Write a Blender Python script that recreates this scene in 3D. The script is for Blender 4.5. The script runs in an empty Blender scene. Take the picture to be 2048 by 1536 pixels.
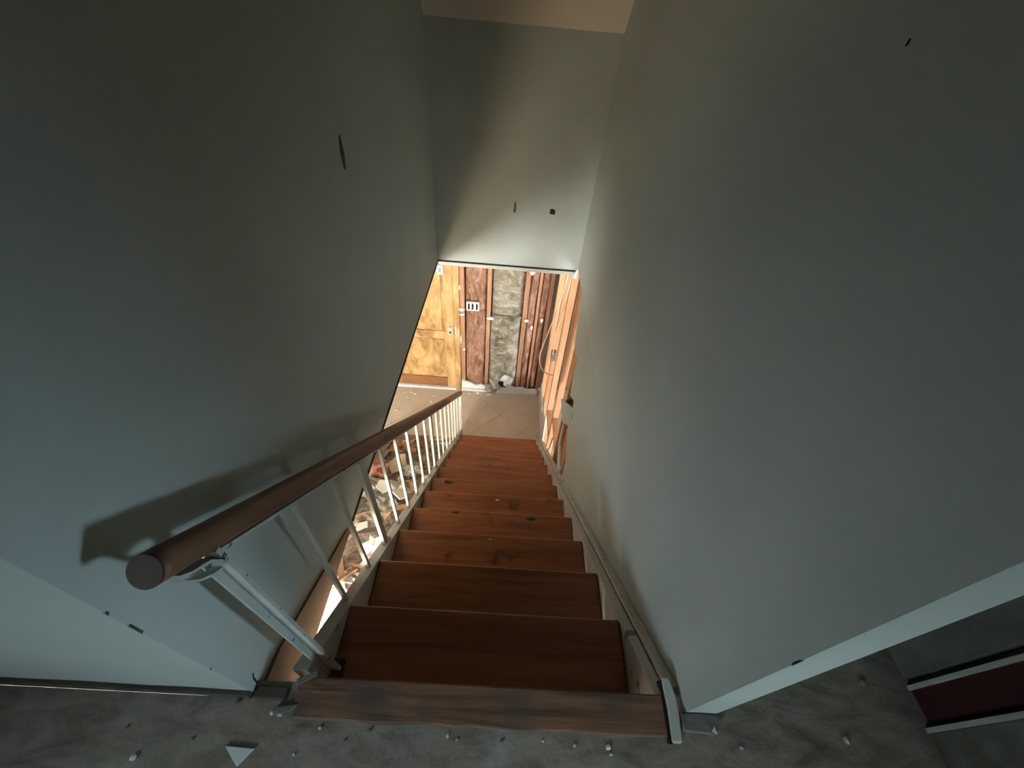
import bpy, math, random
from mathutils import Vector, Matrix, noise
random.seed(7)
sc = bpy.context.scene
COL = sc.collection

# ------------------------------------------------------------------ camera
cam = bpy.data.cameras.new('camera')
cam.sensor_width = 36.0
cam.lens = 830.9 * 36.0 / 2048.0
cam.clip_start = 0.02
co = bpy.data.objects.new('camera', cam)
COL.objects.link(co)
F_ = Vector((0.02502538, 0.71551772, -0.6981462))
R_ = Vector((0.99712642, 0.03208476, 0.06862557))
U_ = Vector((-0.07150267, 0.69785741, 0.71265869))
m = Matrix((R_, U_, -F_)).transposed().to_4x4()
m.translation = Vector((0.40217, -0.20415, 1.20350))
co.matrix_world = m
sc.camera = co

# ------------------------------------------------------------------ world, light, exposure
w = bpy.data.worlds.new('world')
sc.world = w
w.use_nodes = True
w.node_tree.nodes['Background'].inputs[0].default_value = (0.6, 0.75, 1.0, 1)
w.node_tree.nodes['Background'].inputs[1].default_value = 0.3
vs = sc.view_settings
vs.view_transform = 'Standard'
vs.look = 'None'
vs.gamma = 1.0
vs.use_curve_mapping = False
vs.exposure = 0.0


def sun_light(name, direction, strength, color, angle):
    l = bpy.data.lights.new(name, 'SUN')
    l.energy = strength
    l.color = color
    l.angle = angle
    o = bpy.data.objects.new(name, l)
    o.rotation_euler = Vector(direction).to_track_quat('-Z', 'Y').to_euler()
    o.location = (-4, -6, 3)
    COL.objects.link(o)


def window_light(name, loc, direction, sx, sy, power, color, spread=math.pi):
    l = bpy.data.lights.new(name, 'AREA')
    l.shape = 'RECTANGLE'
    l.size, l.size_y = sx, sy
    l.energy = power
    l.color = color
    l.spread = spread
    o = bpy.data.objects.new(name, l)
    o.location = loc
    o.rotation_euler = Vector(direction).to_track_quat('-Z', 'Y').to_euler()
    COL.objects.link(o)


sun_light('sun', (0.9, 3.2, -1.70), 900.0, (1.0, 0.92, 0.77), 0.02)
# daylight through the lower back window, the lower right window, the two low landing windows, plus one added lamp
window_light('daylight_back', (-1.85, -2.44, -1.2), (0, 1, -0.2), 0.65, 1.2, 400, (1.0, 0.97, 0.91))
window_light('daylight_side', (3.24, 1.25, -1.7), (-1, 0, 0.1), 1.1, 1.7, 260, (0.97, 0.97, 1.0))
window_light('daylight_landing', (2.06, -0.50, 0.16), (-1, 0.23, 0.10), 0.22, 0.34, 1.5, (0.58, 0.82, 1.0), math.radians(46))
window_light('daylight_landing_back', (-1.5, -2.54, 1.3), (1.85, 2.44, -1.25), 0.5, 0.9, 3.4, (0.69, 0.90, 1.0), math.radians(42))
window_light('added_wall_end_light', (1.85, -2.54, 0.95), (-0.95, 2.5, -0.6), 0.5, 0.4, 1.05, (0.72, 0.94, 1.0), math.radians(34))  # added lamp, brightens the end face of the right wall

# ------------------------------------------------------------------ dimensions
H = 0.20                 # riser
RUN = 0.2202
K = H / RUN
ZF = -2.6                # lower floor
XL, XR = -0.011, 0.8197  # tread ends
XWL, XWR = -0.111, 0.886 # well walls
YF = 2.497               # far header wall
ZB = -0.265              # lower edge of the well walls
ZC = 1.041
YD = 3.56                # front wall of the lower hall

# ------------------------------------------------------------------ materials
MATS = {}


def mat(name, cols, scale=(8, 8, 8), rough=0.7, bump=0.0, bscale=None, detail=6, distort=0.0,
        pos=None, metal=0.0, spec=0.4, spots=None, rand=0.0):
    """Principled with a noise driven ramp, optional fine bump and optional worn spots."""
    if name in MATS:
        return MATS[name]
    M = bpy.data.materials.new(name)
    M.use_nodes = True
    nt = M.node_tree
    N, L = nt.nodes, nt.links
    bs = N['Principled BSDF']
    bs.inputs['Roughness'].default_value = rough
    bs.inputs['Metallic'].default_value = metal
    bs.inputs['Specular IOR Level'].default_value = spec
    tc = N.new('ShaderNodeTexCoord')
    mp = N.new('ShaderNodeMapping')
    mp.inputs['Scale'].default_value = scale
    L.new(tc.outputs['Object'], mp.inputs['Vector'])
    oi = N.new('ShaderNodeObjectInfo')
    mul = N.new('ShaderNodeMath')
    mul.operation = 'MULTIPLY'
    mul.inputs[1].default_value = 37.0
    L.new(oi.outputs['Random'], mul.inputs[0])
    cx = N.new('ShaderNodeCombineXYZ')
    for i in range(3):
        L.new(mul.outputs[0], cx.inputs[i])
    L.new(cx.outputs[0], mp.inputs['Location'])
    nz = N.new('ShaderNodeTexNoise')
    nz.inputs['Scale'].default_value = 1.0
    nz.inputs['Detail'].default_value = detail
    nz.inputs['Roughness'].default_value = 0.62
    nz.inputs['Distortion'].default_value = distort
    L.new(mp.outputs[0], nz.inputs['Vector'])
    rp = N.new('ShaderNodeValToRGB')
    el = rp.color_ramp.elements
    n = len(cols)
    if pos is None:
        pos = [0.3 + 0.4 * i / max(1, n - 1) for i in range(n)]
    while len(el) < n:
        el.new(0.5)
    for i in range(n):
        el[i].position = pos[i]
        el[i].color = (*cols[i], 1)
    L.new(nz.outputs['Fac'], rp.inputs[0])
    out = rp.outputs[0]
    if spots:
        scol, sscale, lo, hi = spots
        n2 = N.new('ShaderNodeTexNoise')
        n2.inputs['Scale'].default_value = sscale
        n2.inputs['Detail'].default_value = 5
        va = N.new('ShaderNodeVectorMath')
        va.operation = 'ADD'
        L.new(tc.outputs['Object'], va.inputs[0])
        L.new(cx.outputs[0], va.inputs[1])
        L.new(va.outputs[0], n2.inputs['Vector'])
        mr = N.new('ShaderNodeMapRange')
        mr.inputs['From Min'].default_value = lo
        mr.inputs['From Max'].default_value = hi
        L.new(n2.outputs['Fac'], mr.inputs['Value'])
        mx = N.new('ShaderNodeMix')
        mx.data_type = 'RGBA'
        mx.inputs['B'].default_value = (*scol, 1)
        L.new(mr.outputs[0], mx.inputs['Factor'])
        L.new(out, mx.inputs['A'])
        out = mx.outputs['Result']
    if rand:
        hs = N.new('ShaderNodeHueSaturation')
        mr = N.new('ShaderNodeMapRange')
        mr.inputs['To Min'].default_value = 1 - rand
        mr.inputs['To Max'].default_value = 1 + rand
        L.new(oi.outputs['Random'], mr.inputs['Value'])
        L.new(mr.outputs[0], hs.inputs['Value'])
        L.new(out, hs.inputs['Color'])
        out = hs.outputs[0]
    L.new(out, bs.inputs['Base Color'])
    if bump:
        bn = N.new('ShaderNodeTexNoise')
        bn.inputs['Detail'].default_value = 6
        if bscale:
            bn.inputs['Scale'].default_value = bscale
            L.new(tc.outputs['Object'], bn.inputs['Vector'])
        else:
            bn.inputs['Scale'].default_value = 1.0
            L.new(mp.outputs[0], bn.inputs['Vector'])
        bp = N.new('ShaderNodeBump')
        bp.inputs['Strength'].default_value = bump
        bp.inputs['Distance'].default_value = 0.01
        L.new(bn.outputs['Fac'], bp.inputs['Height'])
        L.new(bp.outputs[0], bs.inputs['Normal'])
    MATS[name] = M
    return M


PAINT = mat('wall_paint', [(0.41, 0.45, 0.415), (0.475, 0.515, 0.475)], (1.3, 1.3, 1.3), 0.62, 0.05, 60, pos=[0.35, 0.65])
CEIL = mat('ceiling_paint', [(0.60, 0.55, 0.48), (0.66, 0.61, 0.53)], (1.5, 1.5, 1.5), 0.8)
TRIMW = mat('painted_trim', [(0.44, 0.44, 0.40), (0.56, 0.55, 0.50)], (6, 6, 6), 0.5, 0.1, 40,
            spots=((0.16, 0.14, 0.12), 18, 0.64, 0.70))
PLY = mat('dirty_plywood', [(0.15, 0.12, 0.092), (0.26, 0.217, 0.172), (0.35, 0.30, 0.245)], (9, 22, 8), 0.85, 0.22, 60,
          pos=[0.3, 0.5, 0.72], distort=0.8, spots=((0.46, 0.44, 0.41), 9, 0.60, 0.82))
TREAD = mat('stained_tread', [(0.17, 0.052, 0.018), (0.30, 0.102, 0.036), (0.39, 0.155, 0.06)], (2.2, 26, 12), 0.42, 0.05,
            pos=[0.28, 0.5, 0.75], distort=0.6, spots=((0.12, 0.045, 0.018), 9, 0.66, 0.74), rand=0.08)
NOSE = mat('worn_nosing', [(0.085, 0.042, 0.026), (0.21, 0.10, 0.056), (0.28, 0.155, 0.095)], (3.0, 40, 14), 0.6, 0.2,
           pos=[0.34, 0.5, 0.68], distort=0.9, spots=((0.09, 0.075, 0.065), 9, 0.50, 0.72))
RAILW = mat('handrail_wood', [(0.085, 0.038, 0.018), (0.16, 0.078, 0.04), (0.21, 0.11, 0.06)], (18, 3, 3), 0.5, 0.04,
            distort=0.4)
RAILEND = mat('handrail_end_grain', [(0.055, 0.035, 0.028), (0.10, 0.068, 0.055)], (40, 40, 40), 0.8, 0.2)
IRON = mat('chipped_white_iron', [(0.40, 0.41, 0.37), (0.52, 0.52, 0.47)], (9, 9, 9), 0.5, 0.12, 50,
           spots=((0.05, 0.045, 0.04), 26, 0.63, 0.655))
IRON2 = mat('ivory_iron', [(0.50, 0.47, 0.38), (0.62, 0.59, 0.49)], (9, 9, 9), 0.5, 0.08, 50)
APRON = mat('apron_wood', [(0.10, 0.05, 0.02), (0.20, 0.10, 0.045), (0.25, 0.14, 0.07)], (10, 4, 4), 0.7, 0.1)
DARKW = mat('dark_grimy_wood', [(0.035, 0.028, 0.024), (0.10, 0.075, 0.06)], (6, 6, 30), 0.85, 0.3, 60)
GREYW = mat('grey_weathered_wood', [(0.10, 0.10, 0.09), (0.20, 0.19, 0.17)], (8, 14, 8), 0.9, 0.3, 60)
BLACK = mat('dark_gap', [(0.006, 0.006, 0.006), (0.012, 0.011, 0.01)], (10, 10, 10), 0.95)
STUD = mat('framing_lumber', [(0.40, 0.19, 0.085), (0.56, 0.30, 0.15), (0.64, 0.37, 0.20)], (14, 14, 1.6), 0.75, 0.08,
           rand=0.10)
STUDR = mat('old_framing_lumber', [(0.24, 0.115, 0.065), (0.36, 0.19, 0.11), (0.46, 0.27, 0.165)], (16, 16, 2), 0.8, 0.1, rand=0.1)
KRAFT = mat('kraft_facing', [(0.11, 0.052, 0.03), (0.27, 0.14, 0.088), (0.46, 0.29, 0.20)], (13, 13, 5), 0.5, 0.6, 24, distort=1.5)
FIBRE = mat('grey_fibreglass', [(0.11, 0.09, 0.062), (0.25, 0.225, 0.17), (0.46, 0.45, 0.39)], (7, 7, 11), 0.8, 0.6, 30, distort=1.0)
SHEATH = mat('dark_sheathing', [(0.04, 0.025, 0.018), (0.075, 0.045, 0.03)], (5, 5, 5), 0.9)
PLASTER = mat('plaster_white', [(0.62, 0.61, 0.59), (0.78, 0.77, 0.74)], (14, 14, 14), 0.85, 0.25, 40)
GYPB = mat('gypsum_broken', [(0.52, 0.46, 0.38), (0.70, 0.65, 0.56)], (9, 9, 9), 0.9, 0.3, 30, rand=0.12)
GYPT = mat('plasterboard_tan', [(0.34, 0.26, 0.17), (0.52, 0.42, 0.30)], (7, 7, 7), 0.9, 0.3, 30, rand=0.2)
GYPG = mat('plasterboard_grey', [(0.17, 0.16, 0.155), (0.30, 0.29, 0.28)], (8, 8, 8), 0.9, 0.3, 30, rand=0.2)
SPLINT = mat('splintered_wood', [(0.13, 0.065, 0.035), (0.28, 0.15, 0.08)], (20, 20, 4), 0.85, 0.2, rand=0.3)
REDIN = mat('reddish_insulation', [(0.20, 0.07, 0.045), (0.34, 0.14, 0.09)], (12, 12, 12), 0.9, 0.6, 40)
DOORW = mat('golden_door_wood', [(0.19, 0.095, 0.03), (0.44, 0.26, 0.095), (0.60, 0.41, 0.19)], (6, 6, 2.2), 0.5, 0.05,
            pos=[0.32, 0.5, 0.68], distort=1.2)
DOORD = mat('door_bottom_wood', [(0.17, 0.07, 0.025), (0.28, 0.12, 0.05)], (3, 6, 8), 0.5, 0.05)
BRASS = mat('tarnished_brass', [(0.55, 0.50, 0.36), (0.75, 0.72, 0.60)], (30, 30, 30), 0.35, 0.1, metal=0.6)
TILE = mat('beige_tile', [(0.52, 0.435, 0.34), (0.62, 0.53, 0.42)], (5, 5, 5), 0.38, 0.03, 50, rand=0.03)
GROUT = mat('tile_grout', [(0.30, 0.24, 0.18), (0.38, 0.31, 0.23)], (12, 12, 12), 0.9)
ROOMP = mat('plain_plaster', [(0.50, 0.49, 0.46), (0.56, 0.55, 0.52)], (2, 2, 2), 0.85)
CABLE = mat('cream_cable', [(0.62, 0.50, 0.32), (0.72, 0.60, 0.42)], (20, 20, 20), 0.5)
BOXM = mat('galvanised_box', [(0.16, 0.15, 0.13), (0.30, 0.28, 0.25)], (30, 30, 30), 0.5, metal=0.5)
REDW = mat('dark_red_paint', [(0.040, 0.008, 0.008), (0.060, 0.013, 0.012)], (4, 4, 3), 0.6)
GREENP = mat('mottled_olive_board', [(0.07, 0.065, 0.04), (0.13, 0.12, 0.085), (0.20, 0.19, 0.16)], (8, 14, 14), 0.85, 0.2)
STICK = mat('sticker_white', [(0.46, 0.52, 0.58), (0.52, 0.58, 0.64)], (20, 20, 20), 0.5)
STICKB = mat('sticker_blue', [(0.08, 0.24, 0.50), (0.10, 0.28, 0.56)], (20, 20, 20), 0.5)
RUB = mat('rubble_dust', [(0.09, 0.06, 0.042), (0.20, 0.145, 0.10), (0.34, 0.28, 0.22)], (16, 16, 16), 0.95, 0.8, 35)
CHIPW = mat('white_chip', [(0.60, 0.66, 0.64), (0.68, 0.73, 0.71)], (12, 12, 12), 0.8)

# ------------------------------------------------------------------ builders


def setp(o, label=None, cat=None, group=None, kind=None):
    if label:
        o['label'] = label
    if cat:
        o['category'] = cat
    if group:
        o['group'] = group
    if kind:
        o['kind'] = kind
    return o


def thing(name, loc, label, cat, group=None):
    o = bpy.data.objects.new(name, None)
    o.empty_display_size = 0.05
    o.location = loc
    COL.objects.link(o)
    return setp(o, label, cat, group)


def wloc(o):
    v = Vector(o.location)
    while o.parent:
        o = o.parent
        v += o.location
    return v


def obj(name, verts, faces, material, parent=None, bevel=0.0, smooth=False):
    """One mesh object from world coordinates; origin at the middle of its base."""
    xs, ys, zs = zip(*verts)
    piv = Vector(((min(xs) + max(xs)) / 2, (min(ys) + max(ys)) / 2, min(zs)))
    me = bpy.data.meshes.new(name)
    me.from_pydata([Vector(v) - piv for v in verts], [], faces)
    me.materials.append(material)
    o = bpy.data.objects.new(name, me)
    if parent:
        o.parent = parent
        o.location = piv - wloc(parent)
    else:
        o.location = piv
    COL.objects.link(o)
    if smooth:
        for p in me.polygons:
            p.use_smooth = True
    if bevel:
        b = o.modifiers.new('bevel', 'BEVEL')
        b.width = bevel
        b.segments = 2
        b.limit_method = 'ANGLE'
    return o


BF = [(0, 3, 2, 1), (4, 5, 6, 7), (0, 1, 5, 4), (1, 2, 6, 5), (2, 3, 7, 6), (3, 0, 4, 7)]


def bxv(x0, x1, y0, y1, z0, z1):
    return [(x0, y0, z0), (x1, y0, z0), (x1, y1, z0), (x0, y1, z0), (x0, y0, z1), (x1, y0, z1), (x1, y1, z1), (x0, y1, z1)]


def box(name, b, material, parent=None, bevel=0.0):
    return obj(name, bxv(*b), BF, material, parent, bevel)


def boxes(name, bl, material, parent=None, bevel=0.0):
    V, Fc = [], []
    for b in bl:
        n = len(V)
        V += bxv(*b)
        Fc += [tuple(i + n for i in f) for f in BF]
    return obj(name, V, Fc, material, parent, bevel)


def prism(name, poly, a0, a1, axis, material, parent=None, bevel=0.0):
    """Polygon extruded along an axis. axis x: poly = (y,z); y: (x,z); z: (x,y)."""
    def pt(p, a):
        return {'x': (a, p[0], p[1]), 'y': (p[0], a, p[1]), 'z': (p[0], p[1], a)}[axis]
    n = len(poly)
    V = [pt(p, a0) for p in poly] + [pt(p, a1) for p in poly]
    Fc = [tuple(range(n)), tuple(range(2 * n - 1, n - 1, -1))]
    Fc += [(i, i + n, (i + 1) % n + n, (i + 1) % n) for i in range(n)]
    o = obj(name, V, Fc, material, parent, bevel)
    fix(o)
    return o


def fix(o):
    import bmesh
    bm = bmesh.new()
    bm.from_mesh(o.data)
    bmesh.ops.recalc_face_normals(bm, faces=bm.faces)
    bm.to_mesh(o.data)
    bm.free()


def tube(name, pts, r, material, parent=None, seg=8, smooth_steps=0, caps=True):
    P = [Vector(p) for p in pts]
    if smooth_steps:
        Q = []
        for i in range(len(P) - 1):
            p0, p1, p2, p3 = P[max(0, i - 1)], P[i], P[i + 1], P[min(len(P) - 1, i + 2)]
            for s in range(smooth_steps):
                t = s / smooth_steps
                Q.append(0.5 * ((2 * p1) + (p2 - p0) * t + (2 * p0 - 5 * p1 + 4 * p2 - p3) * t * t + (3 * p1 - p0 - 3 * p2 + p3) * t ** 3))
        Q.append(P[-1])
        P = Q
    V, Fc = [], []
    up = Vector((1, 0, 0.01))
    for i, p in enumerate(P):
        d = (P[min(i + 1, len(P) - 1)] - P[max(i - 1, 0)]).normalized()
        a = d.cross(up).normalized()
        b = d.cross(a).normalized()
        for s in range(seg):
            th = 2 * math.pi * s / seg
            V.append(tuple(p + a * (r * math.cos(th)) + b * (r * math.sin(th))))
    for i in range(len(P) - 1):
        for s in range(seg):
            Fc.append((i * seg + s, i * seg + (s + 1) % seg, (i + 1) * seg + (s + 1) % seg, (i + 1) * seg + s))
    if caps:
        Fc.append(tuple(range(seg - 1, -1, -1)))
        Fc.append(tuple((len(P) - 1) * seg + s for s in range(seg)))
    o = obj(name, V, Fc, material, parent)
    for p in o.data.polygons:
        p.use_smooth = len(p.vertices) == 4
    fix(o)
    return o


def orient_box(name, c, ax, ay, az, hx, hy, hz, material, parent=None, bevel=0.0):
    c, ax, ay, az = Vector(c), Vector(ax).normalized(), Vector(ay).normalized(), Vector(az).normalized()
    V = []
    for sz in (-1, 1):
        for sx, sy in ((-1, -1), (1, -1), (1, 1), (-1, 1)):
            V.append(tuple(c + ax * hx * sx + ay * hy * sy + az * hz * sz))
    o = obj(name, V, BF, material, parent, bevel)
    fix(o)
    return o


def sloped_box(name, x0, x1, y0, y1, off_lo, off_hi, material, parent=None, bevel=0.0, end_cut=None):
    """A board along the stair slope: z = -K*y + offset."""
    poly = [(y0, -K * y0 + off_lo), (y1, -K * y1 + off_lo), (y1, -K * y1 + off_hi), (y0, -K * y0 + off_hi)]
    return prism(name, poly, x0, x1, 'x', material, parent, bevel)


def struct(o):
    o['kind'] = 'structure'
    return o


def wall_hole_y(name, y0, y1, x0, x1, z0, z1, hx0, hx1, hz0, hz1, material):
    return struct(boxes(name, [(x0, hx0, y0, y1, z0, z1), (hx1, x1, y0, y1, z0, z1), (hx0, hx1, y0, y1, z0, hz0), (hx0, hx1, y0, y1, hz1, z1)], material))


def wall_hole_x(name, x0, x1, y0, y1, z0, z1, hy0, hy1, hz0, hz1, material):
    return struct(boxes(name, [(x0, x1, y0, hy0, z0, z1), (x0, x1, hy1, y1, z0, z1), (x0, x1, hy0, hy1, z0, hz0), (x0, x1, hy0, hy1, hz1, z1)], material))


# ------------------------------------------------------------------ upper shell
ZT = 2.12
struct(boxes('floor', [(-3.1, 3.3, -2.6, -0.046, -0.16, 0.0), (XWR + 0.071, 3.3, -0.046, 3.8, -0.16, 0.0), (-0.21, -0.012, -0.046, -0.012, -0.16, -0.001), (0.838, XWR + 0.071, -0.046, -0.033, -0.16, -0.001),
                       (-3.1, XWL - 0.1, 0.06, 3.8, -0.16, -0.002)], PLY))
wl = struct(box('wall_left', (XWL - 0.1, XWL, -0.036, YF + 0.1, ZB, ZT + 0.2), PAINT))
struct(box('wall_landing_left', (-3.1, XWL - 0.1, -0.036, 0.06, 0.0, ZT + 0.1), PAINT))
wf = struct(box('wall_far', (XWL, XWR, YF, YF + 0.1, ZB + 0.006, ZT), PAINT))
wr = struct(box('wall_right', (XWR, XWR + 0.071, -0.032, 3.64, ZB + 0.02, ZT + 0.2), PAINT))
struct(box('wall_passage', (1.5, 1.6, -0.34, 3.7, 0.0, ZT + 0.1), GREYW))
struct(box('wall_passage_end', (XWR + 0.071, 1.5, 2.5, 2.6, 0.0, ZT + 0.1), PAINT))
prism('ceiling_slope', [(YF, ZC), (YF - (ZT - ZC) / 1.5, ZT), (YF - (ZT - ZC) / 1.5, ZT + 0.1), (YF + 0.02, ZC + 0.05)],
      XWL, XWR, 'x', CEIL)['kind'] = 'structure'
struct(box('ceiling', (-3.1, 3.3, -2.7, 3.8, ZT, ZT + 0.1), CEIL))
wall_hole_y('wall_back', -2.7, -2.6, -3.1, 1.0, 0.0, ZT, -2.0, -1.0, 0.95, 1.65, ROOMP)
wall_hole_y('wall_back_right', -2.7, -2.6, 1.0, 3.3, 0.0, ZT, 1.55, 2.1, 0.65, 1.25, ROOMP)
struct(box('wall_west', (-3.1, -3.0, -2.6, 3.8, 0.0, ZT), ROOMP))
wall_hole_x('wall_east', 2.1, 2.2, -2.6, 3.8, 0.0, ZT, -0.85, -0.25, 0.02, 0.55, ROOMP)
struct(boxes('window_1', [(2.09, 2.21, -0.85, -0.82, 0.02, 0.55), (2.09, 2.21, -0.28, -0.25, 0.02, 0.55),
                          (2.09, 2.21, -0.82, -0.28, 0.02, 0.05), (2.09, 2.21, -0.82, -0.28, 0.52, 0.55)], TRIMW))
struct(boxes('window_2', [(-2.0, -1.96, -2.71, -2.59, 0.95, 1.65), (-1.04, -1.0, -2.71, -2.59, 0.95, 1.65),
                          (-1.96, -1.04, -2.71, -2.59, 0.95, 0.99), (-1.96, -1.04, -2.71, -2.59, 1.61, 1.65)], TRIMW))

prism('added_sun_blocker', [(-2.7, 1.80), (-4.3, 1.40), (-4.3, 1.36), (-2.7, 1.76)], -3.4, -0.4, 'x', GREYW)['kind'] = 'structure'  # unseen board, added to keep the sun out of the landing back window

prism('added_sun_blocker', [(-2.7, 1.42), (-4.3, 1.02), (-4.3, 0.98), (-2.7, 1.38)], 0.6, 2.4, 'x', GREYW)['kind'] = 'structure'  # second unseen board, added to stop sun at the other back opening
struct(boxes('added_window', [(1.55, 1.59, -2.71, -2.59, 0.65, 1.25), (2.06, 2.1, -2.71, -2.59, 0.65, 1.25),
                          (1.59, 2.06, -2.71, -2.59, 0.65, 0.69), (1.59, 2.06, -2.71, -2.59, 1.21, 1.25)], TRIMW))  # unseen frame, made up for the added wall end lamp

# ------------------------------------------------------------------ lower shell
struct(boxes('ceiling_lower', [(-3.5, 3.4, -2.6, -0.046, ZB, -0.16), (-3.5, XWL - 0.1, -0.012, 3.8, ZB, -0.16),
                               (XWR + 0.071, 3.4, -0.012, 3.8, ZB, -0.16), (XWL - 0.1, XWR + 0.071, YF + 0.1, 3.8, ZB, -0.16)], ROOMP))
fl = struct(box('floor_lower', (-3.5, 3.4, -2.7, 3.9, ZF - 0.1, ZF - 0.004), GROUT))
wall_hole_y('wall_lower_back', -2.6, -2.5, -3.5, 3.4, ZF, ZB, -2.2, -1.5, -1.9, -0.5, ROOMP)
struct(box('wall_lower_left', (-3.5, -3.4, -2.5, 3.9, ZF, ZB), ROOMP))
wall_hole_x('wall_lower_right', 3.3, 3.4, -2.5, 3.9, ZF, ZB, 0.35, 2.15, -2.3, -1.1, ROOMP)
struct(boxes('window_3', [(-2.2, -2.17, -2.61, -2.49, -1.9, -0.5), (-1.53, -1.5, -2.61, -2.49, -1.9, -0.5),
                          (-2.17, -1.53, -2.61, -2.49, -1.9, -1.87), (-2.17, -1.53, -2.61, -2.49, -0.53, -0.5)], TRIMW))
struct(boxes('window_4', [(3.29, 3.41, 0.35, 0.4, -2.3, -1.1), (3.29, 3.41, 2.1, 2.15, -2.3, -1.1),
                          (3.29, 3.41, 0.4, 2.1, -2.3, -2.25), (3.29, 3.41, 0.4, 2.1, -1.15, -1.1)], TRIMW))
struct(box('wall_lower_front_left', (-3.5, -1.02, YD - 0.01, 3.75, ZF, ZB), ROOMP))

# tiles of the lower hall, laid on the diagonal
TS = 0.353
tm = None
c45 = math.sqrt(0.5)
hs = TS / 2 - 0.0015
for i in range(-8, 9):
    for j in range(-8, 9):
        u, v = i * TS, j * TS
        cx_, cy_ = 0.404 + (u - v) * c45, 3.148 + TS * c45 + (u + v) * c45
        if not (-1.25 < cx_ < 1.15 and 1.3 < cy_ < 3.75):
            continue
        if tm is None:
            d = hs * math.sqrt(2)
            tile = prism('tile', [(cx_, cy_ - d), (cx_ + d, cy_), (cx_, cy_ + d), (cx_ - d, cy_)], ZF - 0.006, ZF, 'z', TILE, fl)
            tm = tile
        else:
            t = tm.copy()
            COL.objects.link(t)
            t.location = Vector((cx_, cy_, ZF - 0.006)) - wloc(fl)

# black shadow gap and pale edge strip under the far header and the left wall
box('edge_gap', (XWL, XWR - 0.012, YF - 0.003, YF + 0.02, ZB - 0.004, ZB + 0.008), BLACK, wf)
box('header_edge_strip', (XWL + 0.006, XWR, YF + 0.004, YF + 0.1, ZB - 0.034, ZB - 0.004), TRIMW, wf)
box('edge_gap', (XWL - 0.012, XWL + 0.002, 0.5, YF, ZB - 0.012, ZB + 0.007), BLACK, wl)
# corner bead peeling where header meets right wall
prism('torn_corner', [(XWR - 0.03, ZB - 0.04), (XWR + 0.001, ZB - 0.06), (XWR + 0.001, ZB + 0.03), (XWR - 0.012, ZB + 0.01)],
      YF - 0.012, YF + 0.03, 'y', PLASTER, wf)

# anchor holes and scuffs in the plaster
prism('screw_hole', [(1.110, 0.765), (1.122, 0.755), (1.134, 0.80), (1.128, 0.85), (1.118, 0.845), (1.106, 0.81)],
      XWL - 0.004, XWL + 0.0012, 'x', DARKW, wl)
prism('square_hole', [(0.633, 0.127), (0.667, 0.125), (0.668, 0.157), (0.657, 0.155), (0.655, 0.161), (0.634, 0.159)],
      YF - 0.0012, YF + 0.004, 'y', BLACK, wf)
prism('scuff', [(0.398, 0.12), (0.413, 0.118), (0.416, 0.15), (0.409, 0.195), (0.401, 0.175)],
      YF - 0.001, YF + 0.003, 'y', DARKW, wf)
prism('screw_hole', [(0.490, 1.176), (0.4925, 1.175), (0.493, 1.182), (0.4905, 1.183)], XWR - 0.0012, XWR + 0.004, 'x', BLACK, wr)

# nicks along the arrises of the landing corners
for z0, z1, dx in ((0.455, 0.50, 0.0022), (0.54, 0.556, 0.0016), (0.22, 0.23, 0.0012)):
    prism('chipped_corner', [(XWL - dx, z0), (XWL + 0.0006, z0 + 0.006), (XWL + 0.0006, z1 - 0.006), (XWL - dx * 0.4, z1)], -0.0365, -0.033, 'y', DARKW, wl)
prism('crack', [(-0.020, 0.004), (-0.016, 0.003), (-0.012, 0.03), (-0.006, 0.042), (-0.008, 0.045), (-0.016, 0.032)], XWL - 0.003, XWL + 0.0008, 'x', BLACK, wl)
prism('chipped_corner', [(-0.0322, 0.465), (-0.0298, 0.475), (-0.0302, 0.49), (-0.0322, 0.498)], XWR - 0.0008, XWR + 0.003, 'x', BLACK, wr)

# ------------------------------------------------------------------ torn plasterboard under the right wall
tear = [(-0.032, ZB + 0.02), (-0.032, -0.5), (0.3, -0.55), (1.0, -1.05), (1.45, -1.42), (1.53, -1.45), (1.498, -1.30),
        (1.516, -1.178), (1.58, -1.10), (1.663, -1.056), (1.70, -1.075), (1.66, -0.99), (1.62, -0.846), (1.71, -0.77), (1.745, -0.80),
        (1.84, -0.857), (1.87, -0.75), (1.893, -0.69), (1.88, -0.62), (1.90, -0.557), (1.98, -0.585), (2.055, -0.581), (2.08, -0.52),
        (2.101, -0.444), (2.13, -0.36), (2.147, -0.276), (2.20, ZB + 0.02)]
prism('plasterboard_sheet', tear, XWR, XWR + 0.012, 'x', PAINT, wr)
prism('plasterboard_backing', [(-0.032, ZB + 0.02), (-0.032, -2.58), (1.62, -2.58), (1.62, ZB + 0.02)], XWR + 0.058, XWR + 0.07, 'x', PAINT, wr)
# bent flap hanging out of the tear
flap = obj('plasterboard_flap', [(0.886, 1.66, -0.80), (0.868, 2.03, -1.10), (0.872, 1.84, -1.14), (0.885, 1.62, -0.95),
                                 (0.897, 1.66, -0.80), (0.880, 2.03, -1.10), (0.884, 1.84, -1.14), (0.897, 1.62, -0.95)],
           [(0, 1, 2, 3), (7, 6, 5, 4), (0, 4, 5, 1), (1, 5, 6, 2), (2, 6, 7, 3), (3, 7, 4, 0)], PAINT, wr)
fix(flap)
# leftover lower strips of plasterboard along the skirt
prism('plasterboard_remnant', [(1.56, -1.44), (1.80, -1.36), (1.83, -1.10), (1.86, -1.11), (1.85, -1.42), (1.68, -1.56)],
      XWR, XWR + 0.012, 'x', PLASTER, wr)
prism('plasterboard_remnant', [(2.60, -2.38), (2.68, -2.05), (2.80, -2.20), (2.95, -2.12), (3.0, -2.35), (3.28, -2.30), (3.42, -2.28), (3.46, -2.59), (2.84, -2.59)],
      XWR, XWR + 0.012, 'x', PLASTER, wr)
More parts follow.
